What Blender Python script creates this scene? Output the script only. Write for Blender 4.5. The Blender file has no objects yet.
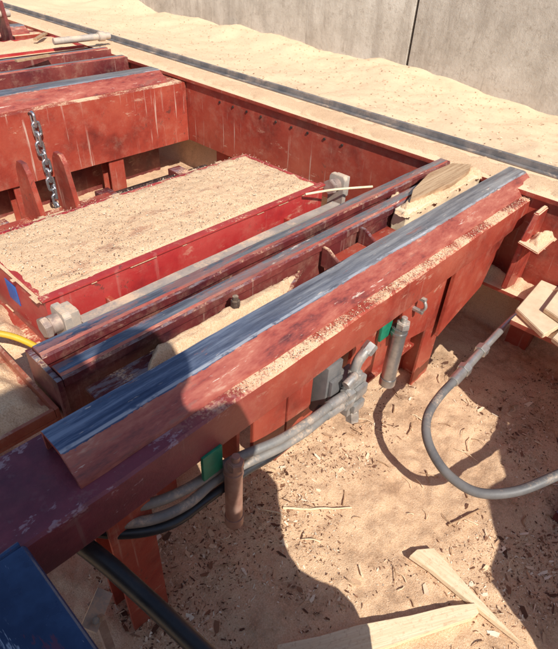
import bpy, bmesh, math, random
from mathutils import Vector, Matrix, noise as mn
random.seed(7)
C=bpy.context.scene.collection

# ------------------------------------------------------------------ materials
class NT:
    def __init__(s,name):
        s.m=bpy.data.materials.new(name); s.m.use_nodes=True
        s.t=s.m.node_tree; s.t.nodes.clear()
        s.out=s.t.nodes.new('ShaderNodeOutputMaterial'); s.b=s.t.nodes.new('ShaderNodeBsdfPrincipled')
        s.t.links.new(s.b.outputs[0],s.out.inputs[0])
        g=s.t.nodes.new('ShaderNodeNewGeometry'); s.pos=g.outputs['Position']; s.nrm=g.outputs['Normal']
    def put(s,inp,v):
        if isinstance(v,bpy.types.NodeSocket): s.t.links.new(v,inp)
        else:
            if isinstance(v,tuple) and len(v)==3 and inp.type=='RGBA': v=(*v,1)
            inp.default_value=v
    def noise(s,scale,detail=4,rough=.55,stretch=None,dist=0,vec=None):
        v=vec or s.pos
        if stretch:
            mp=s.t.nodes.new('ShaderNodeMapping'); mp.inputs['Scale'].default_value=stretch
            s.t.links.new(v,mp.inputs['Vector']); v=mp.outputs[0]
        n=s.t.nodes.new('ShaderNodeTexNoise'); s.t.links.new(v,n.inputs['Vector'])
        n.inputs['Scale'].default_value=scale; n.inputs['Detail'].default_value=min(detail,5)
        n.inputs['Roughness'].default_value=rough; n.inputs['Distortion'].default_value=dist
        return n.outputs['Fac']
    def math(s,op,a,b=0.,c=None):
        n=s.t.nodes.new('ShaderNodeMath'); n.operation=op; s.put(n.inputs[0],a); s.put(n.inputs[1],b)
        if c is not None: s.put(n.inputs[2],c)
        return n.outputs[0]
    def mul(s,a,b): return s.math('MULTIPLY',a,b)
    def step(s,v,a,b):
        n=s.t.nodes.new('ShaderNodeMapRange'); n.interpolation_type='SMOOTHSTEP'
        s.put(n.inputs[0],v); n.inputs[1].default_value=a; n.inputs[2].default_value=b
        n.inputs[3].default_value=0; n.inputs[4].default_value=1; return n.outputs[0]
    def ramp(s,f,stops):
        n=s.t.nodes.new('ShaderNodeValToRGB'); s.put(n.inputs[0],f); e=n.color_ramp.elements
        while len(e)<len(stops): e.new(.5)
        for i,(p,c) in enumerate(stops): e[i].position=p; e[i].color=(*c,1)
        return n.outputs[0]
    def mix(s,f,a,b):
        n=s.t.nodes.new('ShaderNodeMix'); n.data_type='RGBA'; s.put(n.inputs[0],f); s.put(n.inputs[6],a); s.put(n.inputs[7],b)
        return n.outputs[2]
    def sep(s,v,i):
        n=s.t.nodes.new('ShaderNodeSeparateXYZ'); s.t.links.new(v,n.inputs[0]); return n.outputs[i]
    def attr(s,name):
        n=s.t.nodes.new('ShaderNodeAttribute'); n.attribute_name=name; return n.outputs['Color']
    def bump(s,h,st=.5,d=.01):
        n=s.t.nodes.new('ShaderNodeBump'); n.inputs['Strength'].default_value=st; n.inputs['Distance'].default_value=d
        s.put(n.inputs['Height'],h); s.t.links.new(n.outputs[0],s.b.inputs['Normal'])
    def set(s,**k):
        for a,v in k.items(): s.put(s.b.inputs[{'col':'Base Color','rough':'Roughness','metal':'Metallic','spec':'Specular IOR Level','coat':'Coat Weight','crough':'Coat Roughness'}[a]],v)
        return s.m

def sawdust_col(n,dark=0.0):
    f=n.noise(190,4,.75); c=n.ramp(f,[(.27,(.52,.28,.15)),(.40,(.80,.51,.30)),(.56,(.92,.635,.405)),(.75,(.98,.79,.57))])
    big=n.noise(2.4,5,.65)
    return n.mix(n.step(big,.46-dark,.78-dark),c,n.mix(.4,c,(.56,.32,.18)))
def m_sawdust(name,dark=0.0,zone=False,stain=False):
    n=NT(name); c=sawdust_col(n,dark)
    fl=n.step(n.noise(65,4,.82),.60,.66); c=n.mix(n.mul(fl,.5),c,(.38,.19,.10))
    if stain:
        s_=n.step(n.noise(5,5,.7,stretch=(.5,1.6,1)),.57,.67); c=n.mix(n.mul(s_,.55),c,(.38,.15,.10))
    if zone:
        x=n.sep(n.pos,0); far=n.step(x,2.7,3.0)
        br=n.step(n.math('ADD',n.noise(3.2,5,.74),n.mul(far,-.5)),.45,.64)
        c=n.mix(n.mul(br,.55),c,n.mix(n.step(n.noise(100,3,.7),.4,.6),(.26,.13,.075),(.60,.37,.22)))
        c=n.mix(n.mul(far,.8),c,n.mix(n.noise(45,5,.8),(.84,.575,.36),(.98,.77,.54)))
    h=n.math('ADD',n.noise(60,5,.75),n.mul(n.noise(240,3,.7),.6))
    n.bump(h,.6,.010); return n.set(col=c,rough=.95,spec=.1)
def m_red(name,dust=.5,lo=(.17,.024,.017),mid=(.35,.050,.030),hi=(.46,.098,.056),streak=.5,rough=.38,xmask=None,film=.18,edge=0,scratch=.3):
    n=NT(name)
    c=n.ramp(n.noise(3,5,.62),[(.30,lo),(.46,mid),(.72,hi)])
    reg=n.step(n.noise(2.2,3,.6),.47,.66)
    chips=n.mul(n.step(n.noise(24,5,.72,dist=.6),.60,.64),n.math('ADD',.10,n.mul(reg,.8)))
    c=n.mix(n.mul(chips,.85),c,(.10,.045,.035))
    pale=n.mul(n.step(n.noise(13,5,.78,stretch=(.45,.45,1.3)),.59,.66),n.step(n.noise(3.3,3,.6),.46,.62))
    c=n.mix(n.mul(pale,.6),c,(.60,.36,.25))
    scr=n.mul(n.step(n.noise(1,3,.7,stretch=(9,9,120),dist=.5),.67,.71),n.step(n.noise(2.7,2,.5),.45,.6))
    c=n.mix(n.mul(scr,scratch),c,(.56,.30,.23))
    st=n.mul(n.step(n.noise(1,4,.6,stretch=(34,34,1.8)),.60,.70),streak)
    c=n.mix(n.mul(st,n.step(n.noise(2.1,2,.5),.38,.6)),c,(.66,.48,.38))
    if edge:
        up0=n.step(n.sep(n.nrm,2),.3,.8); e=n.mul(up0,n.step(n.noise(12,5,.8,stretch=(.4,2,1)),.50,.58))
        c=n.mix(n.mul(e,edge),c,(.30,.29,.32))
    up=n.step(n.sep(n.nrm,2),.35,.9)
    dn=n.math('ADD',n.mul(n.noise(6,5,.65),.65),n.mul(n.noise(100,4,.7),.35))
    t=.62-.25*dust
    d=n.mul(n.step(dn,t-.05,t+.05),up)
    fm=n.mul(n.step(n.noise(9,5,.8),.45,.75),film)
    c=n.mix(fm,c,(.62,.40,.27))
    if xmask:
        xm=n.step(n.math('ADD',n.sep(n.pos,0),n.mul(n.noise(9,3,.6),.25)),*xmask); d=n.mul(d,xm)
        pc=n.mix(n.step(n.noise(5,5,.7),.35,.65),(.06,.014,.045),(.19,.04,.075))  # purple cast of shade and skylight mixed into the paint by position
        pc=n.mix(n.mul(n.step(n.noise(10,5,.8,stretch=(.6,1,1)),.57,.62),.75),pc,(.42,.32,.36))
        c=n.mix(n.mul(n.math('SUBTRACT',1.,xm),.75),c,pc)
    c=n.mix(d,c,sawdust_col(n))
    n.bump(n.math('ADD',n.noise(60,5,.7),n.mul(d,1.2)),.3,.004)
    return n.set(col=c,rough=n.math('ADD',n.mul(d,.5),n.math('ADD',rough-.14,n.mul(n.noise(18,5,.6),.38))),spec=.5)
def m_cap(name,xs=(.55,1.5),wear=.5,dim=1.0):
    n=NT(name)
    x=n.step(n.math('ADD',n.sep(n.pos,0),n.mul(n.noise(3,4,.6,stretch=(1,5,5)),.8)),xs[0]+.3,xs[1]+.5)  # shaded sky-blue at left to sunlit grey at right, put into the colour
    tone=n.noise(5,5,.78,stretch=(.5,7,7))
    D=lambda c: tuple(v*dim for v in c)
    a=n.ramp(tone,[(.33,D((.03,.045,.10))),(.5,D((.085,.12,.21))),(.68,D((.26,.31,.42)))])
    b=n.ramp(tone,[(.33,D((.14,.135,.15))),(.5,D((.29,.28,.29))),(.68,D((.50,.48,.47)))])
    c=n.mix(x,a,b)
    z=n.sep(n.nrm,2)
    jit=n.math('SUBTRACT',n.noise(16,5,.84,stretch=(.5,1,1)),.5)
    side=n.math('SUBTRACT',1.,n.step(n.math('ADD',z,n.mul(jit,.42)),.845,.865))
    fl=n.ramp(n.noise(9,5,.8,stretch=(.3,1,1)),[(.33,(.12,.03,.03)),(.45,(.31,.065,.048)),(.58,(.42,.13,.09)),(.70,(.58,.36,.26))])
    c=n.mix(side,c,fl)
    patch=n.step(n.math('ADD',n.noise(12,5,.82,stretch=(.4,2,2)),n.mul(n.math('SUBTRACT',n.noise(2.0,3,.6),.5),.4)),.60-.12*wear,.66-.12*wear)
    c=n.mix(n.mul(patch,.7),c,n.mix(n.noise(30,4,.7),(.17,.055,.05),(.36,.15,.11)))
    pale=n.step(n.noise(18,5,.82,stretch=(.2,1.7,1.7)),.62,.66)
    c=n.mix(n.mul(pale,.75),c,(.70,.58,.48))
    ridge_glint=n.mul(n.step(z,.86,.90),n.math('SUBTRACT',1.,n.step(z,.965,.985)))  # bright edge highlight painted along the bevel
    ridge_glint=n.mul(ridge_glint,n.step(n.noise(9,5,.8,stretch=(.4,1,1)),.42,.54))
    c=n.mix(n.mul(ridge_glint,.7),c,D((.60,.61,.65)))
    m=n.mul(n.math('SUBTRACT',1.,side),n.math('SUBTRACT',1.,n.math('MAXIMUM',patch,pale)))
    n.bump(n.math('ADD',n.noise(40,5,.75,stretch=(.4,1,1)),n.noise(6,3,.5,stretch=(.5,1.5,1.5))),.3,.004)
    return n.set(col=c,metal=n.mul(m,.4),rough=n.math('ADD',.17,n.mul(n.noise(14,5,.7),.42)),spec=.5)
def m_plain(name,a,b,scale=20,metal=0.,rough=.5,dust=.0,bs=.2,bd=.003,scr=0,coat=0,scrc=(.55,.52,.5)):
    n=NT(name); c=n.mix(n.step(n.noise(scale,5,.7),.34,.7),a,b)
    if scr:
        c=n.mix(n.mul(n.step(n.noise(9,5,.8,stretch=(1.5,.4,1)),.57,.63),scr),c,scrc)
        c=n.mix(n.mul(n.step(n.noise(14,5,.8,stretch=(2.5,.3,1)),.62,.66),.7),c,(.42,.48,.58))  # pale blue streaks: scratches together with painted highlights
    if dust:
        f=n.mul(n.step(n.math('ADD',n.mul(n.noise(7,4,.7),.7),n.mul(n.noise(120,4,.75),.3)),.60-.22*dust,.78-.2*dust),n.math('ADD',.25,n.mul(n.step(n.sep(n.nrm,2),-.1,.9),.7)))
        f=n.mul(f,min(1,.4+dust)); c=n.mix(f,c,(.78,.55,.37)); metal=n.mul(n.math('SUBTRACT',1.,f),metal)
    n.bump(n.noise(scale*3,5,.7),bs,bd); return n.set(col=c,metal=metal,rough=n.math('ADD',rough-.1,n.mul(n.noise(scale*2,4,.6),.25)),coat=coat,crough=.08)
def m_concrete():
    n=NT('weathered_concrete')
    c=n.ramp(n.noise(1.8,5,.75),[(.3,(.44,.39,.33)),(.5,(.62,.565,.49)),(.7,(.74,.69,.61))])
    st=n.step(n.noise(1,5,.75,stretch=(3,3.5,.5)),.47,.66)
    c=n.mix(n.mul(st,.5),c,(.36,.31,.26))
    st2=n.step(n.noise(1,4,.7,stretch=(3,9,.6)),.62,.70)
    c=n.mix(n.mul(st2,.45),c,(.24,.20,.17))
    c=n.mix(n.mul(n.step(n.noise(13,5,.88),.53,.64),.45),c,(.34,.285,.23))
    n.bump(n.noise(25,5,.8),.5,.014); return n.set(col=c,rough=.9,spec=.2)
def m_wood(name,a=(.90,.72,.49),b=(.80,.59,.37),ang=0):
    n=NT(name)
    vr=n.t.nodes.new('ShaderNodeVectorRotate'); vr.rotation_type='Z_AXIS'; vr.inputs['Angle'].default_value=ang
    n.t.links.new(n.pos,vr.inputs['Vector']); v=vr.outputs[0]
    g=n.noise(1,5,.65,stretch=(4,90,40),dist=.3,vec=v)
    c=n.mix(n.step(g,.30,.70),a,b); c=n.mix(n.mul(n.step(n.noise(1,3,.7,stretch=(9,60,30),vec=v),.62,.70),.45),c,(.50,.30,.16))
    c=n.mix(n.mul(n.step(n.noise(60,4,.8),.54,.62),.5),c,(.62,.40,.24))
    n.bump(g,.5,.004); return n.set(col=c,rough=.7,spec=.25)
def m_attr():
    n=NT('bark_and_chip_litter'); c=n.attr('tint'); return n.set(col=c,rough=.85,spec=.2)

M={}
M['dust']=m_sawdust('loose_sawdust'); M['dusttrough']=m_sawdust('trough_sawdust',stain=True); M['ground']=m_sawdust('pit_sawdust',.02,True)
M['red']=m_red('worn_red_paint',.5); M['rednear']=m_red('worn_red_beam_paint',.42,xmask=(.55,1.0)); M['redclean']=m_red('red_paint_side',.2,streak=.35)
M['redbox']=m_red('trough_red_paint',.1,lo=(.22,.015,.02),mid=(.40,.028,.028),hi=(.46,.065,.055),streak=.12,film=.12)
M['redstreak']=m_red('streaked_red_paint',.5,streak=.75)
M['dusty']=m_red('dust_caked_steel',1.4,streak=.4)
M['maroon']=m_red('maroon_paint',.15,lo=(.045,.012,.018),mid=(.13,.022,.024),hi=(.27,.06,.047),streak=.25,rough=.36,film=.25,edge=.6)
M['cap']=m_cap('polished_rail_steel',wear=.15); M['caprear']=m_cap('rear_rail_steel',(-.5,2.4),.2,.8); M['railtop']=m_cap('twin_rail_steel',(.3,1.2),.9,.8)
M['navy']=m_plain('navy_blue_paint',(.010,.028,.09),(.04,.09,.21),4,.15,.24,0,.2,.004,.7,.4,(.13,.025,.055))
M['steel']=m_plain('dull_steel',(.46,.44,.43),(.24,.23,.22),9,.7,.30,.2)
M['zinc']=m_plain('zinc_fitting',(.50,.48,.45),(.30,.28,.26),18,.5,.38,.55)
M['coupling']=m_plain('bright_zinc_coupling',(.66,.65,.62),(.46,.44,.41),18,.7,.28,.2)
M['bright']=m_plain('bright_chain_steel',(.62,.63,.66),(.35,.35,.37),60,.85,.25,.0)
M['rust']=m_plain('rusty_pin_steel',(.36,.25,.21),(.50,.40,.34),20,.3,.5,.4)
M['copper']=m_plain('copper_brown_cylinder',(.38,.20,.15),(.50,.31,.24),16,.3,.45,.35)
M['hosegrey']=m_plain('dusty_rubber_hose',(.13,.125,.125),(.20,.185,.175),8,0,.5,.35)
M['hoselight']=m_plain('pale_grey_rubber_hose',(.18,.175,.17),(.29,.26,.23),9,0,.5,.6)
M['hoseblack']=m_plain('black_rubber_hose',(.018,.018,.022),(.035,.034,.036),10,0,.35,.05)
M['darkmetal']=m_plain('dark_greasy_metal',(.035,.03,.03),(.09,.06,.05),20,.3,.45,.3)
M['green']=m_plain('green_paint',(.01,.17,.095),(.02,.25,.14),25,0,.4,.2)
M['blue']=m_plain('blue_label',(.02,.12,.45),(.03,.16,.5),25,0,.4,.0)
M['cream']=m_plain('dusty_pale_board',(.84,.68,.46),(.68,.50,.32),8,0,.7,.5,.3,.004)
M['white']=m_plain('off_white_sheet',(.62,.56,.48),(.50,.42,.34),12,.1,.45,.2)
M['yellow']=m_plain('yellow_rubber',(.75,.45,.03),(.65,.37,.03),25,0,.5,.1)
M['orange']=m_plain('rusty_tray_steel',(.33,.075,.045),(.45,.16,.09),9,.1,.5,.5)
M['flatbar']=m_plain('dust_coated_flat_bar',(.40,.35,.31),(.56,.47,.39),10,.2,.6,.7)
M['edge']=m_plain('grey_angle_steel',(.15,.145,.15),(.30,.26,.24),8,.3,.5,.5)
M['concrete']=m_concrete(); M['wood']=m_wood('fresh_sawn_wood',ang=.53); M['woodb']=m_wood('fresh_split_wood',ang=1.5); M['wooddark']=m_wood('weathered_stick_wood',(.56,.38,.23),(.34,.19,.10))
M['litter']=m_attr()
M['cloth']=m_plain('dark_work_cloth',(.03,.04,.07),(.04,.05,.08),60,0,.9); M['canvas']=m_plain('grey_canvas',(.22,.21,.19),(.28,.26,.23),30,0,.9,.2)
M['hair']=m_plain('hair',(.02,.013,.01),(.03,.02,.015),60,0,.6); M['black']=m_plain('black_plastic',(.01,.01,.012),(.02,.02,.02),20,0,.3)
M['grey']=m_plain('grey_cabinet_paint',(.30,.31,.32),(.34,.35,.35),8,0,.45,.2)

# ------------------------------------------------------------------ object helpers
class Thing:
    def __init__(s,name,label,cat,base,group=None):
        s.o=bpy.data.objects.new(name,None); C.objects.link(s.o); s.base=Vector(base); s.o.location=s.base
        s.o.empty_display_size=.05; s.o['label']=label; s.o['category']=cat
        if group: s.o['group']=group
    def add(s,name,me,parent=None,label=None):
        if isinstance(me,list):
            for m_ in me: s.add(name,m_,parent,label)
            return
        me.transform(Matrix.Translation(-s.base)); o=bpy.data.objects.new(name,me); C.objects.link(o)
        o.parent=parent or s.o
        if label: o['label']=label
        return o
def solo(name,me,label,cat,group=None,kind=None):
    o=bpy.data.objects.new(name,me); C.objects.link(o)
    xs=[v.co for v in me.vertices]
    c=Vector((sum(v.x for v in xs)/len(xs),sum(v.y for v in xs)/len(xs),min(v.z for v in xs)))
    me.transform(Matrix.Translation(-c)); o.location=c
    if label: o['label']=label
    if cat: o['category']=cat
    if group: o['group']=group
    if kind: o['kind']=kind
    return o
def fin(bm,mat,smooth=False,name='m',ang=20):
    bmesh.ops.recalc_face_normals(bm,faces=bm.faces)
    me=bpy.data.meshes.new(name); bm.to_mesh(me); bm.free(); me.materials.append(M[mat])
    if smooth:
        for p in me.polygons: p.use_smooth=True
        try: me.set_sharp_from_angle(angle=math.radians(ang))
        except Exception: pass
    return me
def bxm(bm,x0,x1,y0,y1,z0,z1,bev=.003,rot=None):
    t=bmesh.new(); bmesh.ops.create_cube(t,size=1)
    for v in t.verts: v.co=Vector(((v.co.x+.5)*(x1-x0)+x0,(v.co.y+.5)*(y1-y0)+y0,(v.co.z+.5)*(z1-z0)+z0))
    if bev: bmesh.ops.bevel(t,geom=t.edges[:],offset=bev,segments=2 if bev<.01 else 4,affect='EDGES',profile=.7 if bev<.01 else .5)
    if rot: t.transform(rot)
    tmp=bpy.data.meshes.new('t'); t.to_mesh(tmp); t.free(); bm.from_mesh(tmp); bpy.data.meshes.remove(tmp)
def box(x0,x1,y0,y1,z0,z1,mat,bev=.003,rot=None):
    bm=bmesh.new(); bxm(bm,x0,x1,y0,y1,z0,z1,bev,rot); return fin(bm,mat,True)
def boxes(lst,mat,bev=.003):
    bm=bmesh.new()
    for l in lst: bxm(bm,*l,bev)
    return fin(bm,mat,True)
def eachbox(lst,mat,bev=.003): return [box(*l,mat,bev) for l in lst]
def rough_block(x0,x1,y0,y1,z0,z1,mat,amp=.02,seed=0,shear=0):
    t=bmesh.new(); bmesh.ops.create_cube(t,size=1); bmesh.ops.subdivide_edges(t,edges=t.edges[:],cuts=13,use_grid_fill=True)
    for v in t.verts:
        p=Vector(((v.co.x+.5)*(x1-x0)+x0,(v.co.y+.5)*(y1-y0)+y0,(v.co.z+.5)*(z1-z0)+z0)); p.x+=shear*(v.co.z+.5)*(.5-v.co.x)
        q=p*9+Vector((seed,0,0)); q2=p*34+Vector((0,seed,0))
        v.co=p+Vector((mn.noise(q),mn.noise(q+Vector((7,1,2))),mn.noise(q+Vector((3,9,4)))))*amp+Vector((mn.noise(q2),mn.noise(q2+Vector((7,1,2))),mn.noise(q2+Vector((3,9,4)))))*amp*.4
    me=fin(t,mat,False)
    for p in me.polygons: p.use_smooth=True
    return me
def extr_x(prof,x0,x1,mat,seg=50,wob=.0015,ang=20):
    bm=bmesh.new(); rings=[]
    for i in range(seg+1):
        x=x0+(x1-x0)*i/seg; r=[]
        for (y,z) in prof:
            w=mn.noise(Vector((x*3,y*9,z*9)))*wob+mn.noise(Vector((x*17,y*9,z*9)))*wob*.4
            r.append(bm.verts.new((x,y+w,z+w*.7)))
        rings.append(r)
    n=len(prof)
    for i in range(seg):
        for j in range(n):
            bm.faces.new((rings[i][j],rings[i+1][j],rings[i+1][(j+1)%n],rings[i][(j+1)%n]))
    bm.faces.new(rings[0]); bm.faces.new(rings[-1])
    return fin(bm,mat,True,ang=ang)
def extr_poly(poly,axis,a,b,mat,bev=.002):
    bm=bmesh.new()
    def P(p,t): return {'y':(p[0],t,p[1]),'x':(t,p[0],p[1]),'z':(p[0],p[1],t)}[axis]
    A=[bm.verts.new(P(p,a)) for p in poly]; B=[bm.verts.new(P(p,b)) for p in poly]
    bm.faces.new(A); bm.faces.new(B)
    for i in range(len(poly)): bm.faces.new((A[i],A[(i+1)%len(poly)],B[(i+1)%len(poly)],B[i]))
    bmesh.ops.recalc_face_normals(bm,faces=bm.faces)
    if bev: bmesh.ops.bevel(bm,geom=bm.edges[:],offset=bev,segments=2,affect='EDGES')
    return fin(bm,mat,True)
def tube_bm(bm,pts,rad,n=14,samples=10,closed=False,wob=0):
    pts=[Vector(p) for p in pts]; path=[]; N=len(pts)
    if N>2:
        for i in range(N if closed else N-1):
            g=lambda k: pts[k%N] if closed else pts[max(0,min(N-1,k))]
            p0,p1,p2,p3=g(i-1),g(i),g(i+1),g(i+2)
            for k in range(samples):
                t=k/samples; path.append(.5*((2*p1)+(-p0+p2)*t+(2*p0-5*p1+4*p2-p3)*t*t+(-p0+3*p1-3*p2+p3)*t**3))
        if not closed: path.append(pts[-1])
    else: path=pts
    L=len(path); rings=[]; up=Vector((.13,.21,.97)).normalized()
    for i,p in enumerate(path):
        a=path[(i+1)%L] if (closed or i<L-1) else p; b=path[i-1] if (closed or i>0) else p
        t=(a-b).normalized(); s=t.cross(up)
        if s.length<1e-3: s=t.cross(Vector((1,0,0)))
        s.normalize(); q=s.cross(t)
        r=rad(i/(L-1)) if callable(rad) else rad
        up=q
        if wob: p=p+Vector((mn.noise(p*14),mn.noise(p*14+Vector((5,5,5))),mn.noise(p*14+Vector((9,1,3)))))*wob
        rings.append([bm.verts.new(p+(s*math.cos(2*math.pi*j/n)+q*math.sin(2*math.pi*j/n))*r) for j in range(n)])
    for i in range(L if closed else L-1):
        A=rings[i]; B=rings[(i+1)%L]
        for j in range(n): bm.faces.new((A[j],A[(j+1)%n],B[(j+1)%n],B[j]))
    if not closed: bm.faces.new(rings[0]); bm.faces.new(rings[-1])
def tube(pts,rad,mat,n=20,samples=10,closed=False,wob=0):
    bm=bmesh.new(); tube_bm(bm,pts,rad,n,samples,closed,wob); return fin(bm,mat,True,ang=35)
def cyls(lst,mat,n=28):
    bm=bmesh.new()
    for p0,p1,r,*k in lst:
        nn=k[0] if k else n
        p0=Vector(p0);p1=Vector(p1);d=(p1-p0); L=d.length
        t=bmesh.new(); bmesh.ops.create_cone(t,cap_ends=True,segments=nn,radius1=r,radius2=r,depth=L)
        ed=[e for e in t.edges if abs(e.verts[0].co.z-e.verts[1].co.z)<1e-5]
        bmesh.ops.bevel(t,geom=ed,offset=min(r,L)*.12,segments=2,affect='EDGES')
        t.transform(Matrix.Translation((p0+p1)/2)@d.to_track_quat('Z','Y').to_matrix().to_4x4())
        tmp=bpy.data.meshes.new('t'); t.to_mesh(tmp); t.free(); bm.from_mesh(tmp); bpy.data.meshes.remove(tmp)
    return fin(bm,mat,True)
def eachcyl(lst,mat,n=28): return [cyls([c],mat,n) for c in lst]
def fbm(x,y,s,o=4,seed=0):
    return mn.fractal(Vector((x*s+seed*7.3,y*s-seed*3.1,seed*1.7)),.9,2.1,o)
def heap(poly,z0,h,res=.01,edge=.04,seed=1,rag=.03,ns=1.0,mat='dust'):
    P=[Vector((a,b)) for a,b in poly]
    x0=min(p.x for p in P)-.03;x1=max(p.x for p in P)+.03;y0=min(p.y for p in P)-.03;y1=max(p.y for p in P)+.03
    def sd(q):
        ins=False;d=1e9;n=len(P)
        for i in range(n):
            a=P[i];b=P[(i+1)%n]; e=b-a; t=max(0,min(1,(q-a).dot(e)/e.length_squared)); d=min(d,(q-a-e*t).length)
            if (a.y>q.y)!=(b.y>q.y) and q.x<(b.x-a.x)*(q.y-a.y)/(b.y-a.y)+a.x: ins=not ins
        return d if ins else -d
    nx=max(4,int((x1-x0)/res));ny=max(4,int((y1-y0)/res)); bm=bmesh.new(); V={}
    for i in range(nx+1):
        for j in range(ny+1):
            x=x0+(x1-x0)*i/nx;y=y0+(y1-y0)*j/ny
            d=sd(Vector((x,y)))+fbm(x,y,14,4,seed)*rag
            if d>-res*1.5:
                t=max(0,min(1,d/edge)); t=t*t*(3-2*t)
                z=z0-.004+(h*(.75+.35*fbm(x,y,4,4,seed+3))+.006*ns*fbm(x,y,30,3,seed+5))*t
                V[i,j]=bm.verts.new((x,y,max(z,z0-.004)))
    for (i,j) in list(V):
        if (i+1,j) in V and (i,j+1) in V and (i+1,j+1) in V: bm.faces.new((V[i,j],V[i+1,j],V[i+1,j+1],V[i,j+1]))
    for v in [v for v in bm.verts if not v.link_faces]: bm.verts.remove(v)
    me=bpy.data.meshes.new('heap'); bm.to_mesh(me); bm.free(); me.materials.append(M[mat])
    for p in me.polygons: p.use_smooth=True
    return me
def sheap(*a,**k): solo('sawdust_heap',heap(*a,**k),None,None,kind='stuff')

# ------------------------------------------------------------------ ground
def ss(a,b,x): t=max(0,min(1,(x-a)/(b-a))); return t*t*(3-2*t)
def gz(x,y):
    pit=.018*fbm(x,y,2.2,4,1)+.010*fbm(x,y,9,4,2)+.006*fbm(x,y,28,3,4)+.12*ss(1.9,2.6,y)
    pit+=.05*ss(1.5,.9,math.hypot(x-.3,(y-.9)))
    far=.70-.08*ss(3.2,5.0,x)+.04*fbm(x,y,.9,3,5)+.016*fbm(x,y,3.2,4,7)+.006*fbm(x,y,12,3,8)+(.14*ss(4.4,5.25,x)*(.5+.6*fbm(x,y,1.1,3,9)))*ss(1.2,3.2,y)-.06*ss(3.4,5.0,x)*ss(2.8,1.2,y)
    t=ss(2.72,2.93,x)
    return pit*(1-t)+far*t
def axis(segs):
    r=[]
    for a,b,s in segs:
        n=max(1,int(round((b-a)/s))); r+= [a+(b-a)*i/n for i in range(n)]
    r.append(segs[-1][1]); return r
X=axis([(-60,-4,6),(-4,.0,.25),(.0,2.7,.013),(2.7,3.0,.02),(3.0,5.3,.035),(5.3,8,.3),(8,80,8)])
Y=axis([(-60,-4,6),(-4,-.2,.2),(-.2,1.3,.013),(1.3,4.5,.035),(4.5,10,.07),(10,14,.4),(14,90,8)])
nx,ny=len(X),len(Y)
vs=[(x,y,gz(x,y)) for x in X for y in Y]
fs=[(i*ny+j,(i+1)*ny+j,(i+1)*ny+j+1,i*ny+j+1) for i in range(nx-1) for j in range(ny-1)]
me=bpy.data.meshes.new('ground'); me.from_pydata(vs,[],fs); me.materials.append(M['ground'])
for p in me.polygons: p.use_smooth=True
g=bpy.data.objects.new('ground',me); C.objects.link(g); g['kind']='structure'

# ------------------------------------------------------------------ concrete wall
w=Thing('concrete_wall','weathered precast concrete wall panels with sawdust banked against the foot','wall',(5.25,3,0))
jy=3.12
for a,b in [(-4,jy-.015),(jy+.015,9.2),(9.224,15)]:
    w.add('wall_panel',box(5.25,5.5,a,b,-.05,3.0,'concrete',.009))
w.add('joint_sealant',box(5.28,5.45,jy-.0145,jy+.0145,-.04,2.98,'darkmetal',0))

# ------------------------------------------------------------------ near beam
def capprof(y,z,wd=.15,h=.055,top=.09):
    f=wd-top; t=.009
    o=[(y+wd,z),(y+wd,z+h-.008),(y+wd-.003,z+h-.002),(y+wd-.010,z+h),(y+f+.016,z+h),(y+f+.006,z+h-.002),(y+f-.002,z+h-.008),(y+.010,z+h*.26),(y+.003,z+h*.10),(y,z)]
    i=[(y+t+.003,z),(y+.022,z+h*.20),(y+f+.010,z+h-t-.006),(y+wd-t,z+h-t),(y+wd-t,z)]
    return o+i
nb=Thing('steel_beam','long red steel box beam with a worn blue-grey rail cap','steel beam',(1.5,.87,0))
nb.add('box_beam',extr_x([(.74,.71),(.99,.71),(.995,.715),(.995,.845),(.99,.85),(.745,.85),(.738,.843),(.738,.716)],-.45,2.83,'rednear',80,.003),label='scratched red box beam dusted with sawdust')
nb.add('rail_cap',extr_x(capprof(.782,.8505,.158,.066,.096),.24,2.76,'cap',110,.003,32))
def leg(th,x,y,z0,z1,w=.13,d=.12,mat='redclean',foot=True):
    t=.012; L=[(x,x+w,y,y+t,z0,z1),(x,x+w,y+d-t,y+d,z0,z1),(x+w/2-t/2,x+w/2+t/2,y+t,y+d-t,z0,z1)]
    if foot: L.append((x-.03,x+w+.03,y-.03,y+d+.03,z0-.01,z0+.012))
    th.add('support_leg',boxes(L,mat))
leg(nb,.27,.78,.03,.708); leg(nb,1.95,.80,-.02,.708,.15,foot=False)
nb.add('bracket_plate',extr_poly([(.77,.706),(.92,.706),(.92,.40),(.77,.44)],'y',.765,.78,'redclean'))
nb.add('bracket_plate',extr_poly([(.935,.706),(1.06,.706),(1.06,.53),(.935,.47)],'y',.772,.787,'redclean'))
nb.add('bracket_plate',extr_poly([(1.30,.706),(1.46,.706),(1.46,.46),(1.30,.42)],'y',.785,.80,'redclean'))
nb.add('bracket_plate',extr_poly([(1.60,.706),(1.93,.706),(1.93,.40),(1.66,.46)],'y',.775,.79,'redclean'))
nb.add('bracket_plate',extr_poly([(2.02,.706),(2.52,.706),(2.40,.42),(2.10,.33),(2.02,.30)],'y',.765,.782,'redclean'))
nb.add('web_plate',boxes([(.95,1.93,.855,.870,.27,.706),(.95,1.93,.83,.90,.255,.27)],'redclean'))
nb.add('stiffener_plate',box(.70,.713,.765,.853,.5,.708,'redclean'))
nb.add('data_plate',box(2.755,2.80,.745,.772,.8515,.856,'white',.001))

cb=Thing('steel_beam','scuffed navy blue steel cross beam butting the red beam','steel beam',(-.05,.45,0))
cb.add('box_beam',box(-.24,.09,.02,.735,.66,.872,'navy',.012))
for a,b in ((.12,.14),(.24,.26)): cb.add('support_leg',box(-.15,-.01,a,b,.0,.66,'redclean'))
cb.add('weld_bead',tube([(-.22,.734,.868),(-.1,.736,.871),(.0,.735,.870),(.080,.736,.868)],.007,'navy',8,6,wob=.003))

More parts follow.
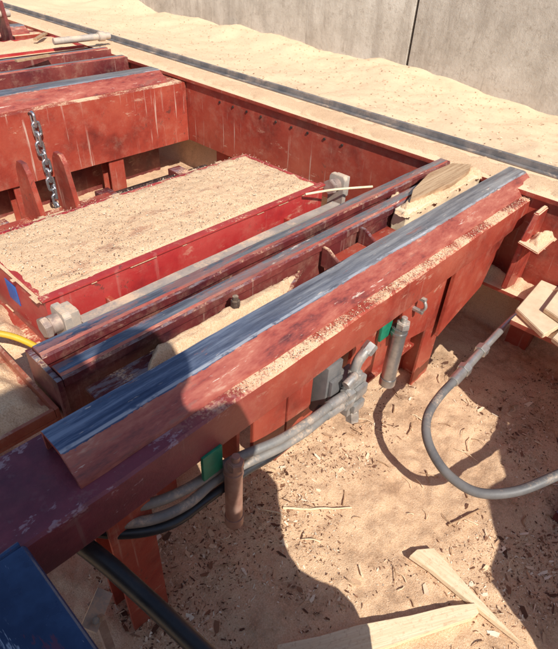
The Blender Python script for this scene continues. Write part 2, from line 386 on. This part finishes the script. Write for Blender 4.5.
# ------------------------------------------------------------------ twin rails
tr=Thing('twin_rail','pair of parallel dark maroon steel rails with scuffed tops','steel rail',(1.5,1.17,.0))
for y in (1.085,1.195):
    tr.add('channel_rail',extr_x([(y+.012,.68),(y+.060,.68),(y+.060,.893),(y+.056,.9),(y+.003,.9),(y-.002,.893),(y-.002,.868),(y+.012,.860)],.37,2.62,'maroon',60,.004))
    tr.add('rail_strip',extr_x([(y+.004,.9005),(y+.054,.9005),(y+.048,.908),(y+.010,.908)],.37,2.60,'railtop',60,.003))
tr.add('end_plate',box(.352,.3685,1.08,1.26,.62,.895,'maroon'))
tr.add('base_plate',box(.372,2.6,1.146,1.194,.70,.715,'dusty'))
tr.add('shelf_plate',extr_poly([(.42,.998),(1.16,.998),(1.34,1.082),(.42,1.082)],'z',.815,.83,'maroon'))
tr.add('shelf_plate',box(1.50,1.90,.998,1.082,.80,.815,'redclean'))
for x,z in ((1.44,.80),(1.68,.816)):
    tr.add('cross_bracket',extr_poly([(1.081,z),(1.081,.885),(1.055,.885),(.998,.85),(.998,z)],'x',x,x+.015,'maroon'))
tr.add('end_block',rough_block(1.92,2.61,1.004,1.076,.80,.895,'cream',.010,4))
for a in (.6,2.2): tr.add('support_leg',boxes([(a,a+.1,1.12,1.22,0,.67),(a-.02,a+.12,1.11,1.23,0,.02)],'redclean'))
tr.add('bolt',cyls([((.95,1.04,.85),(.95,1.04,.895),.016,6),((.95,1.04,.885),(.95,1.04,.910),.010)],'darkmetal'))
sheap([(.56,.998),(1.02,.998),(1.15,.998),(1.32,1.080),(.64,1.083)],.831,.050,.005,.030,3,.006,.45)
sheap([(1.88,1.0),(2.60,1.0),(2.61,1.08),(1.94,1.082)],.890,.035,.006,.03,5,.03,1.2)
sheap([(1.6,1.146),(2.58,1.146),(2.58,1.195),(1.8,1.195)],.78,.12,.008,.03,8,.02)
def slab(name,poly,z,th,tilt,mat,label,cat,center):
    me=extr_poly([(a-center[0],b-center[1]) for a,b in poly],'z',0,th,mat,.0012)
    me.transform(Matrix.Translation((center[0],center[1],z))@Matrix.Rotation(tilt[0],4,'X')@Matrix.Rotation(tilt[1],4,'Y'))
    return solo(name,me,label,cat)
slab('wood_slab',[(1.98,1.04),(2.3,1.01),(2.50,1.03),(2.57,1.06),(2.50,1.13),(2.30,1.14),(2.08,1.09)],.912,.022,(.05,-.01),'wooddark','flat dusty brown board piece lying at the rail end','wood offcut',(2.3,1.05))

fb=Thing('flat_bar','narrow steel bar coated in tan dust beside the red trough','steel bar',(1.15,1.34,.83))
fb.add('bar',extr_x([(1.322,.822),(1.366,.822),(1.366,.846),(1.322,.848)],.56,1.86,'flatbar',40,.003))
fb.add('bar_bracket',eachbox([(.7,.72,1.33,1.43,.76,.821),(1.6,1.62,1.33,1.43,.76,.821)],'redclean'))

# ------------------------------------------------------------------ trough
tb=Thing('steel_trough','bright red steel trough heaped level with sawdust','trough',(1.17,1.69,0))
tb.add('trough_wall',boxes([(.50,1.86,1.43,1.448,.56,.9),(.50,1.86,1.935,1.953,.56,.9),(.50,.518,1.449,1.934,.56,.9),(1.842,1.86,1.449,1.934,.56,.9)],'redbox'))
tb.add('trough_floor',box(.52,1.84,1.45,1.933,.56,.575,'redbox'))
tb.add('rim_flange',box(.49,1.87,1.422,1.455,.9005,.908,'redbox'))
for a in (.7,1.6):
    for b in (1.5,1.84): tb.add('support_leg',box(a,a+.1,b,b+.02,0,.559,'redclean'))
tb.add('blue_sticker',box(.497,.4995,1.66,1.74,.76,.84,'blue',.0005))
sheap([(.49,1.445),(1.85,1.445),(1.86,1.955),(.49,1.955)],.898,.022,.010,.05,11,.022,.8,mat='dusttrough')
sheap([(.5,1.44),(.98,1.44),(.8,1.50),(.5,1.50)],.902,.03,.01,.06,12,.03)

def pin(x,y,z,label):
    t=Thing('pivot_pin',label,'pin',(x,y,z-.12),'pivot pins beside the trough')
    t.add('pin_shaft',cyls([((x-.035,y,z),(x+.06,y,z),.030),((x-.055,y,z),(x-.034,y,z),.036,6)],'rust'))
    t.add('pin_plate',extr_poly([(y-.045,z-.15),(y+.045,z-.15),(y+.045,z+.03),(y+.035,z+.045),(y-.035,z+.045),(y-.045,z+.03)],'x',x+.0,x+.025,'flatbar'))
    t.add('side_block',box(x+.026,x+.055,y-.035,y+.035,z-.06,z+.035,'flatbar',.005))
pin(.50,1.355,.865,'dusty grey steel pin in a square upright bracket')
pin(1.92,1.40,.90,'dusty grey steel pin in a square upright bracket')

ty=Thing('catch_tray','rusty red steel tray heaped with sawdust','tray',(.23,1.3,.0))
ty.add('tray_pan',boxes([(.02,.345,1.10,1.50,.745,.757),(.333,.345,1.10,1.50,.758,.79),(.02,.332,1.10,1.112,.758,.79),(.02,.332,1.488,1.50,.758,.79)],'orange',.002))
ty.add('tray_support',box(.15,.17,1.2,1.4,.02,.744,'redclean'))
sheap([(.03,1.115),(.335,1.118),(.33,1.42),(.2,1.485),(.03,1.485)],.758,.075,.01,.07,14,.02)
sheap([(.1,1.53),(.45,1.5),(.48,1.8),(.1,1.95)],.70,.09,.015,.1,15,.04)
solo('yellow_hose',tube([(-.1,1.66,.86),(.1,1.56,.88),(.24,1.49,.88),(.35,1.42,.86),(.42,1.36,.80),(.45,1.32,.72)],.010,'yellow'),'thin yellow hose lying over the rusty tray','hose')
ls=Thing('support_plate','red steel plate carrying loose sawdust beside the trough','plate',(.28,1.7,0))
ls.add('plate',box(.0,.488,1.52,2.0,.685,.70,'redclean')); ls.add('plate_leg',box(.2,.24,1.7,1.74,0,.684,'redclean'))

# ------------------------------------------------------------------ rear beam
rb=Thing('steel_beam','rear red steel beam with pale drip streaks and grey-blue cap','steel beam',(1.5,3.5,0))
rb.add('box_beam',extr_x([(3.40,.42),(3.80,.42),(3.80,.85),(3.40,.85)],.2,2.615,'redstreak',40,.003))
rb.add('rail_cap',extr_x(capprof(3.47,.8505,.21,.075,.13),.2,2.50,'caprear',60,.003,32))
rb.add('dark_backing',box(.2,2.5,3.66,3.68,.05,.418,'maroon'))  # added dark plate standing in for shade in the gap below
for x in (.5,1.2,1.9): leg(rb,x,3.42,.08,.418,.12)
um=Thing('shade_filler','added dark shaft and bearings standing in for shade under rear beam','shaft',(1.4,3.05,.2))  # dark machinery added where shade falls, hiding the bright sand
um.add('shaft',cyls([((.3,3.05,.30),(2.5,3.05,.30),.05)],'darkmetal'))
um.add('bearing_block',eachbox([(.9,1.0,2.97,3.13,.08,.37),(1.6,1.7,2.97,3.13,.08,.37),(2.2,2.3,2.97,3.13,.08,.37)],'maroon'))
um.add('dark_sheet',box(.3,2.45,3.16,3.38,.18,.20,'darkmetal'))
r2=Thing('twin_rail','far pair of rusty steel rails with sawdust between them','steel rail',(1.8,4.4,0))
r2.add('channel_rail',box(.5,2.6,4.12,4.18,.70,.9,'maroon')); r2.add('channel_rail',box(.5,2.6,4.36,4.44,.72,.92,'maroon'))
for y in (4.125,4.37): r2.add('rail_strip',extr_x([(y+.004,.9005+.02*(y>4.2)),(y+.05,.9005+.02*(y>4.2)),(y+.046,.91+.02*(y>4.2)),(y+.010,.91+.02*(y>4.2))],.5,2.58,'caprear',30,.003))
r2.add('base_plate',box(.5,2.6,4.185,4.355,.70,.72,'dusty')); r2.add('support_leg',box(1.9,2.0,4.2,4.3,0,.699,'redclean'))
sheap([(1.3,4.19),(2.58,4.19),(2.58,4.35),(1.4,4.35)],.72,.19,.03,.06,17,.02)
r3=Thing('steel_beam','distant red steel beam with grey-blue rail cap','steel beam',(1.8,5.7,0))
r3.add('box_beam',box(.6,2.615,5.55,5.85,.45,.86,'redstreak')); r3.add('rail_cap',extr_x(capprof(5.6,.861,.2,.06,.12),.6,2.5,'caprear',30,.003,32)); r3.add('support_leg',box(1.9,2.0,5.6,5.7,.1,.449,'redclean'))
r4=Thing('steel_trough','far red steel trough heaped with sawdust','trough',(1.8,4.95,0))
r4.add('trough_wall',boxes([(.9,2.55,4.70,4.72,.6,.9),(.9,2.55,5.18,5.20,.6,.9),(2.53,2.55,4.721,5.179,.6,.9)],'redbox')); r4.add('trough_floor',box(.9,2.52,4.722,5.178,.6,.62,'redbox')); r4.add('trough_leg',box(1.6,1.7,4.9,5.0,0,.599,'redclean'))
sheap([(.92,4.70),(2.54,4.70),(2.54,5.20),(.92,5.20)],.885,.04,.03,.08,27,.02)
rl=Thing('clamp_unit','red upright post with bracket plates on the far machine','clamp',(2.1,5.35,0))
for x in (1.98,2.16): rl.add('bracket_plate',extr_poly([(5.26,.3),(5.44,.3),(5.44,.95),(5.38,1.18),(5.30,1.18),(5.26,.95)],'x',x,x+.03,'maroon'))
rl.add('pivot_shaft',cyls([((1.94,5.34,1.08),(2.24,5.34,1.08),.03)],'flatbar'))
rl2=Thing('steel_post','red upright steel post with a cap plate','post',(2.35,6.45,0))
rl2.add('post',box(2.3,2.42,6.4,6.5,.1,1.42,'redclean')); rl2.add('cap_plate',box(2.26,2.46,6.36,6.54,1.421,1.44,'maroon'))
rl2.add('side_bracket',extr_poly([(6.5,.9),(6.68,.9),(6.5,1.2)],'x',2.34,2.37,'maroon'))
solo('steel_pipe',cyls([((2.25,4.64,.965),(2.75,4.60,.97),.026),((2.64,4.609,.97),(2.70,4.604,.97),.038)],'flatbar'),'short grey steel pipe lying across the far rails','pipe')
for i,(x,y,z,a) in enumerate([(1.9,4.27,.94,.15),(2.3,4.95,.945,.8)]):
    solo('wood_lath',box(-.15,.13,-.015,.02,0,.015,'wooddark',.002,Matrix.Translation((x,y,z))@Matrix.Rotation(a,4,'Z')),'broken brown lath lying across the far rails','wood offcut','laths on the far rails')

lg=Thing('chain_anchor','two red steel lugs on a low red beam','bracket',(1.0,2.6,0))
lg.add('base_beam',box(.55,1.45,2.55,2.68,.46,.56,'redclean'))
for x in (.97,1.16): lg.add('lug_plate',extr_poly([(2.48,.56),(2.70,.56),(2.66,.84),(2.63,.88),(2.57,.88),(2.54,.84)],'x',x,x+.025,'redclean'))
lg.add('support_leg',box(.95,1.05,2.56,2.66,.1,.459,'redclean'))
ch=Thing('steel_chain','shiny silver steel link chain hanging down the rear beam face','chain',(1.41,3.36,.2))
for i in range(11):
    z=.815-i*.060; bm=bmesh.new(); r=.022;l=.021; pts=[]
    for k in range(12):
        a=2*math.pi*k/12; px=math.cos(a)*r; pz=math.sin(a)*r+(l if math.sin(a)>0 else -l)
        pts.append((1.405+.003*i+(px if i%2 else .0)+.006*math.sin(i*1.7),3.362+(0 if i%2 else px),z+pz))
    tube_bm(bm,pts,.0095,8,3,True); ch.add('chain_link',fin(bm,'bright',True,ang=50))
ch.add('chain_hook',tube([(1.405,3.402,.84),(1.405,3.36,.85),(1.405,3.345,.835),(1.405,3.36,.82)],.010,'darkmetal'))

# ------------------------------------------------------------------ cross beam
xb=Thing('steel_beam','long red cross beam with dust-covered top flange and grey angle edge','steel beam',(2.75,3,0))
xb.add('web',box(2.62,2.645,.2,8.5,.42,.86,'redstreak',.004))
xb.add('top_flange',box(2.60,2.90,.0,8.6,.861,.884,'dusty',.004))
xb.add('edge_angle',boxes([(2.90,2.925,.0,8.6,.78,.925),(2.87,2.899,.0,8.6,.885,.895)],'edge',.003))
xb.add('bottom_flange',box(2.46,2.80,.2,1.5,.40,.419,'dusty',.004))
for y in (.5,1.75,3.0,4.5): xb.add('support_post',box(2.66,2.78,y,y+.12,-.05,.40,'redclean'))
for k in range(9):
    y=1.9+k*.14; xb.add('bolt_head',cyls([((2.613,y,.79),(2.621,y,.79),.009,6)],'darkmetal'))
xb.add('end_bracket',extr_poly([(2.40,.46),(2.60,.42),(2.612,.845),(2.50,.84),(2.44,.72)],'y',.645,.672,'dusty',.006))
xb.add('end_flange',extr_poly([(2.38,.56),(2.60,.56),(2.60,.674),(2.42,.674)],'z',.700,.715,'dusty',.004))
sheap([(2.42,.575),(2.60,.57),(2.60,.645),(2.44,.645)],.714,.07,.007,.05,31,.02,1.2)
sheap([(2.47,.28),(2.61,.28),(2.61,.9),(2.50,.9)],.42,.16,.010,.12,19,.02,.8)
sheap([(2.63,.1),(2.86,.1),(2.86,8),(2.66,8)],.884,.016,.02,.05,20,.05,.5)

# ------------------------------------------------------------------ hydraulics
def cyl_unit(x,y,z0,z1,mat,nut,label,r,pz):
    t=Thing('hydraulic_cylinder',label,'hydraulic cylinder',(x,y,z0),'small hydraulic cylinders under the beam')
    t.add('cylinder_tube',cyls([((x,y,z0+.04),(x,y,z1),r)],mat))
    t.add('end_cap',cyls([((x,y,z0),(x,y,z0+.045),r*1.1)],mat))
    t.add('gland_ring',cyls([((x,y,z1-.035),(x,y,z1-.02),r*1.1)],mat))
    t.add('mounting_pad',box(x-.085,x-.015,y+.028,y+.04,pz,pz+.10,'green'))
    t.add('hex_nut',cyls([((x,y-.01,z1-.002),(x,y-.01,z1+.028),r*.9,6),((x,y-.01,z1+.028),(x,y-.01,z1+.05),.012)],nut))
cyl_unit(.63,.702,.36,.65,'copper','copper','copper brown cylinder hanging below the beam',.027,.625)
cyl_unit(1.53,.732,.34,.65,'steel','zinc','bare grey steel cylinder hanging below the beam',.031,.60)
sh=Thing('shackle','small zinc pipe clamp bolted to the beam side','clamp',(1.70,.74,.6))
sh.add('clamp_bow',tube([(1.70,.775,.69),(1.70,.74,.685),(1.70,.725,.66),(1.70,.74,.635),(1.70,.775,.63)],.007,'zinc'))
sh.add('clamp_bolt',eachcyl([((1.70,.73,.63),(1.70,.78,.63),.011,6),((1.70,.73,.69),(1.70,.78,.69),.011,6)],'zinc'))
vb=Thing('hydraulic_valve','dusty grey hydraulic valve block with stacked hose elbows','hydraulic valve',(1.18,.7,.4))
vb.add('valve_body',boxes([(1.09,1.17,.735,.80,.46,.70),(1.10,1.16,.72,.735,.50,.64)],'hosegrey',.006))
vb.add('manifold_block',boxes([(1.165,1.255,.680,.765,.45,.61),(1.178,1.242,.662,.679,.47,.51),(1.178,1.242,.662,.679,.54,.59)],'zinc',.007))
vb.add('fitting_elbow',tube([(1.215,.715,.60),(1.217,.71,.66),(1.225,.705,.69),(1.25,.70,.715)],.019,'zinc'))
vb.add('fitting_elbow',tube([(1.19,.70,.62),(1.185,.69,.64),(1.165,.685,.645),(1.13,.685,.635)],.016,'zinc'))
vb.add('fitting_collar',eachcyl([((1.21,.705,.608),(1.21,.705,.638),.028,6),((1.245,.70,.705),(1.275,.695,.735),.024,6),((1.18,.69,.57),(1.14,.69,.575),.025,6),((1.18,.69,.525),(1.13,.69,.535),.025,6),((1.21,.68,.405),(1.21,.69,.455),.027,6),((1.14,.69,.575),(1.05,.69,.588),.0185),((1.13,.69,.535),(1.04,.69,.552),.0185)],'zinc'))
G='hydraulic hoses under the beam'
solo('hydraulic_hose',tube([(1.06,.69,.587),(.95,.69,.595),(.82,.70,.602),(.70,.735,.602),(.62,.752,.600),(.50,.76,.605),(.38,.79,.625),(.25,.88,.65),(.10,1.0,.66)],.015,'hoselight'),'grey dusty hose running from the valve block under the beam','hose',G)
solo('hydraulic_hose',tube([(1.05,.69,.551),(.93,.688,.556),(.82,.700,.561),(.70,.730,.562),(.60,.748,.562),(.48,.74,.570),(.36,.77,.592),(.22,.87,.625),(.05,1.0,.64)],.015,'hoselight'),'grey dusty hose running from the valve block under the beam','hose',G)
solo('hydraulic_hose',tube([(1.08,.74,.520),(.96,.72,.518),(.82,.715,.522),(.70,.73,.524),(.56,.735,.527),(.42,.735,.548),(.30,.79,.580),(.18,.92,.60),(.0,1.05,.60)],.0145,'hoseblack'),'black hose curving below the grey hoses','hose',G)
solo('hydraulic_hose',tube([(.12,1.1,.64),(.18,.92,.63),(.225,.76,.60),(.255,.62,.56),(.272,.5,.545),(.285,.38,.54),(.295,.22,.55),(.28,.05,.6)],.024,'hoseblack'),'thick black rubber hose running below the navy beam','hose',G)
hb=Thing('hose_bracket','pale dusty steel hose clamp plate with bolt','bracket',(.2,.72,0))
hb.add('clamp_plate',box(-.05,.05,-.022,.022,-.005,.005,'flatbar',.003,Matrix.Translation((.17,.72,.46))@Matrix.Rotation(.6,4,'Z')@Matrix.Rotation(.5,4,'X')))
hb.add('bolt',cyls([((.17,.70,.45),(.15,.68,.50),.010,6)],'zinc')); hb.add('post',box(.16,.185,.73,.755,.05,.452,'rust'))

hs=Thing('hydraulic_hose','grey rubber hose with steel coupling, looping low over the sawdust','hose',(1.6,.4,.2))
hs.add('hose',tube([(1.80,.549,.31),(1.68,.548,.305),(1.55,.53,.295),(1.46,.48,.28),(1.40,.40,.265),(1.372,.31,.255),(1.38,.21,.26),(1.45,.12,.285),(1.56,.05,.32),(1.75,-.04,.38),(2.0,-.14,.55),(2.1,-.18,.64)],.0185,'hosegrey',20,12))
hs.add('coupling',cyls([((1.78,.549,.31),(1.87,.552,.312),.025),((1.87,.552,.312),(1.91,.554,.314),.032,6),((1.91,.554,.314),(2.04,.558,.32),.021),((2.04,.558,.32),(2.09,.559,.322),.031,6),((2.09,.559,.322),(2.24,.555,.35),.018)],'coupling'))
hs.add('pipe_stub',tube([(2.23,.555,.348),(2.29,.55,.37),(2.34,.535,.40),(2.37,.52,.42)],.016,'coupling'))

pl=Thing('board_stack','pale yellowish flat boards dusted with sawdust on a dark ledge','boards',(2.35,.35,0))
pl.add('board',extr_poly([(2.16,.36),(2.26,.53),(2.60,.55),(2.60,.34),(2.4,.31)],'z',.455,.480,'cream',.003))
pl.add('board',extr_poly([(2.10,.16),(2.17,.325),(2.62,.315),(2.62,.08)],'z',.455,.478,'cream',.003))
pl.add('board',extr_poly([(2.26,.27),(2.32,.43),(2.61,.45),(2.61,.25)],'z',.482,.506,'cream',.003))
pl.add('steel_ledge',box(2.2,2.6,.08,.52,.425,.450,'dusty'))
pl.add('roller',cyls([((2.06,.12,.30),(2.5,.12,.30),.06)],'darkmetal'))
pl.add('support_post',box(2.52,2.58,.2,.26,.0,.424,'maroon'))
sheap([(2.38,.29),(2.42,.41),(2.58,.43),(2.58,.28)],.506,.03,.007,.06,29,.02,.8)
ob=Thing('steel_beam','red steel beam with pipe, added unseen to shade the pit','steel beam',(2.8,-.2,0))  # unseen beam and pipe added for the shade they throw
ob.add('box_beam',box(1.85,3.6,-.36,-.08,.62,.85,'red')); ob.add('support_leg',box(2.6,2.72,-.26,-.14,-.02,.619,'redclean'))
ob.add('pipe',tube([(1.25,-.53,.5),(1.9,-.23,.5),(2.55,.01,.5)],.022,'steel')); ob.add('pipe_leg',box(1.3,1.35,-.53,-.48,-.02,.48,'redclean'))
sg=Thing('blocker_panel','red sheet steel guard panel added unseen, top stepped to shape shade','blocker',(1.6,-.75,0))  # unseen sheet added to shade the ground, outline shaped for it
sg.add('panel',extr_poly([(.95,0),(2.3,0),(2.3,1.30),(1.75,1.28),(1.70,1.12),(1.52,1.15),(1.40,1.0),(1.25,1.03),(1.12,.88),(.97,.84)],'y',-.76,-.745,'red'))
rr=Thing('foot_bracket','dusty reddish steel foot bracket standing in sawdust','bracket',(1.8,-.07,0))
rr.add('foot',boxes([(1.70,1.95,-.15,-.03,.0,.05),(1.76,1.9,-.12,-.06,.05,.2)],'maroon',.008))

# ------------------------------------------------------------------ wood
slab('wood_slab',[(.55,.42),(.66,.345),(.78,.275),(.93,.17),(1.05,.095),(1.125,.035),(1.105,.01),(1.07,.02),(1.0,.06),(.88,.125),(.77,.185),(.64,.27),(.5,.37)],.05,.030,(.06,.0),'wood','long pale sawn board offcut lying on sawdust','wood offcut',(.82,.2))
slab('wood_slab',[(1.10,.285),(1.14,.28),(1.195,.24),(1.180,.16),(1.158,.06),(1.137,-.06),(1.128,-.14),(1.122,-.06),(1.115,.08),(1.112,.2)],.05,.020,(.08,.10),'woodb','pale pointed wood splinter board on sawdust','wood offcut',(1.14,.12))
def stick(p,q,r,label,mat='wooddark'):
    m=[((p[0]+q[0])/2+random.uniform(-.01,.01)),((p[1]+q[1])/2+random.uniform(-.01,.01))]
    me=tube([(p[0],p[1],gz(*p)+.006),(m[0],m[1],gz(*m)+.010),(q[0],q[1],gz(*q)+.007)],lambda t:r*(1-.5*t),mat,7,5,wob=.004)
    solo('wood_stick',me,label,'stick','sticks scattered on sawdust')
stick((.93,.75),(1.12,.56),.005,'thin pale stick lying on sawdust','wood')
stick((1.35,.25),(1.52,.20),.005,'thin pale stick lying on sawdust'); stick((.60,.33),(.57,.22),.008,'short thick pale stick on sawdust','wood')
for k in range(80):
    x=random.uniform(.6,2.3);y=random.uniform(-.05,.95);a=random.uniform(0,6.28);l=random.uniform(.02,.085)
    stick((x,y),(x+math.cos(a)*l,y+math.sin(a)*l),random.uniform(.0015,.004),'small brown twig lying on sawdust',random.choice(['wooddark','wood','wooddark']))
solo('wood_stick',tube([(1.70,1.40,.915),(1.83,1.34,.92),(1.98,1.24,.925)],.005,'wood',8,4),'thin pale stick resting across the trough and rails','stick')

# ------------------------------------------------------------------ litter
V=[];F=[];T=[]
def flake(x,y,z,s,asp,col,tilt):
    a=random.uniform(0,6.28);c,s_=math.cos(a),math.sin(a);l=s;w=s*asp
    tz=random.uniform(-tilt,tilt);tw=random.uniform(-tilt,tilt); b=len(V)
    for u,v in ((-1,-.6),(-.2,-1),(1,-.4),(.7,.8),(-.7,1)):
        px=u*l/2;py=v*w/2; V.append((x+px*c-py*s_,y+px*s_+py*c,z+.001+px*tz+py*tw+abs(px)*tilt*.3))
    F.append((b,b+1,b+2,b+3,b+4)); T.append(col)
pal=[(.92,.68,.46),(.82,.57,.36),(.68,.43,.26),(.32,.16,.09),(.16,.075,.045),(.98,.82,.61)]
def rc(d=.5):
    c=random.choice(pal[3:5]) if random.random()<d else random.choice(pal[:3]+pal[5:]); k=random.uniform(.85,1.02); return tuple(v*k for v in c)
for k in range(46000):
    x=random.uniform(.25,2.6);y=random.uniform(-.2,1.05)
    dn=fbm(x,y,1.8,4,31)
    if random.random()>.42+1.3*dn: continue
    r=random.random()
    s=random.choice([.003,.005,.007,.009,.012]) if r<.90 else (random.uniform(.012,.02) if r<.975 else random.uniform(.02,.05))
    flake(x,y,gz(x,y)+.001,s,random.uniform(.2,.6) if s<.012 else random.uniform(.10,.5),rc(.42),.4)
for k in range(4500):
    x=random.uniform(.52,1.84);y=random.uniform(1.46,1.94); flake(x,y,.916+random.uniform(-.004,.003),random.choice([.003,.004,.005,.007]),random.uniform(.3,.7),rc(.25),.3)
for k in range(5000):
    x=random.uniform(3.0,5.2);y=random.uniform(.5,8); flake(x,y,gz(x,y)+.003,random.choice([.006,.01,.016,.020]),random.uniform(.3,.7),random.choice(pal[:4]),.3)
for k in range(1400):
    x=random.uniform(.7,2.75);y=random.uniform(.742,.778); flake(x,y,.8525,random.choice([.003,.004,.006]),random.uniform(.3,.7),rc(.15),.3)
me=bpy.data.meshes.new('litter'); me.from_pydata(V,[],F); me.materials.append(M['litter'])
at=me.color_attributes.new('tint','FLOAT_COLOR','CORNER')
for i,p in enumerate(me.polygons):
    for li in p.loop_indices: at.data[li].color=(*T[i],1)
lo=bpy.data.objects.new('wood_litter',me); C.objects.link(lo); lo['kind']='stuff'

# ------------------------------------------------------------------ photographer, and step, screen and cabinet added for shade (all outside the frame)
PZ=.50
wk=Thing('walkway','narrow steel step added unseen to lift the photographer','step',(.05,-.45,0))  # added step, raises the photographer and with it the cast shade
wk.add('tread',box(-.35,.40,-.72,-.21,PZ-.04,PZ,'steel')); wk.add('step_leg',eachbox([(-.3,-.26,-.66,-.62,0,PZ-.041),(.34,.38,-.66,-.62,0,PZ-.041),(-.3,-.26,-.27,-.23,0,PZ-.041),(.34,.38,-.27,-.23,0,PZ-.041)],'steel'))
gp=Thing('shade_screen','waist-high grey canvas screen added unseen, outline cut to shape shade','screen',(.2,-.165,0))  # added unseen; outline worked back from the shade edge on the ground
prof=[(.55,.0),(.575,.15),(.59,.27),(.62,.37),(.665,.45),(.67,.51),(.65,.58),(.59,.66),(.55,.73),(.54,.80),(.555,.88),(.60,.97),(.63,1.05),(.62,1.13),(.57,1.20),(.47,1.25),(.3,1.27),(-.6,1.27)]
gp.add('canvas',extr_poly([(-.62,0)]+[(a-.022,b+.063 if b>0 else 0) for a,b in prof],'y',-.168,-.162,'canvas',.001))
gp.add('screen_post',eachbox([(-.58,-.54,-.195,-.170,0,1.30),(.42,.45,-.195,-.170,0,1.28)],'redclean'))
cbn=Thing('shade_cabinet','tall grey steel cabinet on a plinth, added unseen for its shade','cabinet',(-.7,-.86,0))  # unseen block added to shade the left ends of beam and rails
cbn.add('cabinet_body',box(-1.3,-.27,-1.0,-.74,.1,2.9,'grey',.009)); cbn.add('plinth',box(-1.27,-.3,-.98,-.76,0,.099,'darkmetal'))
cbn.add('cabinet_door',box(-1.27,-.3,-.739,-.725,.15,2.85,'grey',.004)); cbn.add('door_handle',box(-.37,-.35,-.724,-.70,1.1,1.25,'darkmetal'))
bx_,by_=.05,-.37
J={'pel':(0,0,.95,.16),'sp':(0,.0,1.15,.155),'ch':(0,.02,1.35,.18),'nk':(0,.03,1.52,.065),'hd0':(0,.05,1.62,.085),'hd1':(0,.06,1.72,.095),'hd2':(0,.05,1.80,.07)}
E=[('pel','sp'),('sp','ch'),('ch','nk'),('nk','hd0'),('hd0','hd1'),('hd1','hd2')]
for s,n in((-1,'l'),(1,'r')):
    J.update({'hp'+n:(s*.10,0,.88,.11),'kn'+n:(s*.12,.03,.50,.07),'an'+n:(s*.13,0,.10,.05),'to'+n:(s*.14,.12,.045,.04),
      'sh'+n:(s*.19,.02,1.43,.075),'el'+n:(s*.27,.08,1.17,.05),'wr'+n:(s*.12,.24,1.30,.032),'pm'+n:(s*.085,.27,1.36,.03)})
    E+=[('pel','hp'+n),('hp'+n,'kn'+n),('kn'+n,'an'+n),('an'+n,'to'+n),('ch','sh'+n),('sh'+n,'el'+n),('el'+n,'wr'+n),('wr'+n,'pm'+n)]
    for f in range(5):
        J[f'f{f}a'+n]=(s*(.07-.004*f),.28,1.325+.02*f,.009); J[f'f{f}b'+n]=(s*(.045-.003*(f%3)),.285,1.33+.02*f,.008)
        E+=[('pm'+n,f'f{f}a'+n),(f'f{f}a'+n,f'f{f}b'+n)]
keys=list(J); idx={k:i for i,k in enumerate(keys)}
me=bpy.data.meshes.new('person'); me.from_pydata([J[k][:3] for k in keys],[(idx[a],idx[b]) for a,b in E],[]); me.materials.append(M['cloth'])
pr=bpy.data.objects.new('person',me); C.objects.link(pr); pr.location=(bx_,by_,PZ)
pr['label']='person in dark work clothes standing and holding up a phone'; pr['category']='person'
md=pr.modifiers.new('s','SKIN')
for k,d in zip(keys,me.skin_vertices[0].data): d.radius=(J[k][3],J[k][3]*(.8 if k in('pel','sp','ch') else 1)); d.use_root=(k=='pel')
sb=pr.modifiers.new('u','SUBSURF'); sb.levels=1; sb.render_levels=1
def child(par,name,me):
    o=bpy.data.objects.new(name,me); C.objects.link(o); o.parent=par; return o
bm=bmesh.new(); bmesh.ops.create_uvsphere(bm,u_segments=20,v_segments=12,radius=.135)
for v in bm.verts: v.co=Vector((v.co.x*.9,v.co.y,v.co.z*.8))+Vector((0,.04,1.78))
child(pr,'hair',fin(bm,'hair',True))
child(pr,'phone',box(-.04,.04,.287,.295,1.32,1.38,'black',.003))

# ------------------------------------------------------------------ light, camera
W=bpy.data.worlds.new('World'); bpy.context.scene.world=W; W.use_nodes=True
nt=W.node_tree; bg=nt.nodes['Background']; sk=nt.nodes.new('ShaderNodeTexSky'); sk.sky_type='NISHITA'; sk.sun_disc=False
KX,KY=.36,.95
tr_=Vector((KX,KY,-1)); el=math.atan2(1,math.hypot(KX,KY))
sk.sun_elevation=el; sk.sun_rotation=math.atan2(-KX,-KY)
nt.links.new(sk.outputs[0],bg.inputs[0]); bg.inputs[1].default_value=.115
L=bpy.data.lights.new('sun','SUN'); L.energy=5.0; L.angle=math.radians(.5); L.color=(1,.965,.89)
so=bpy.data.objects.new('sun',L); C.objects.link(so); so.rotation_euler=tr_.to_track_quat('-Z','Y').to_euler(); so.location=(-2,-6,8)
cam=bpy.data.cameras.new('camera'); co=bpy.data.objects.new('camera',cam); C.objects.link(co)
R=Vector((.6899,-.7225,.0454));U=Vector((.4211,.4520,.7861));B=Vector((-.5888,-.5231,.6163))
m=Matrix((( R.x,U.x,B.x,0),(R.y,U.y,B.y,0),(R.z,U.z,B.z,1.9),(0,0,0,1))); co.matrix_world=m
cam.sensor_fit='VERTICAL'; cam.sensor_height=24; cam.lens=24*530/649; cam.clip_start=.02; cam.clip_end=300
bpy.context.scene.camera=co
sc=bpy.context.scene; sc.view_settings.view_transform='Standard'; sc.view_settings.look='None'; sc.view_settings.exposure=0
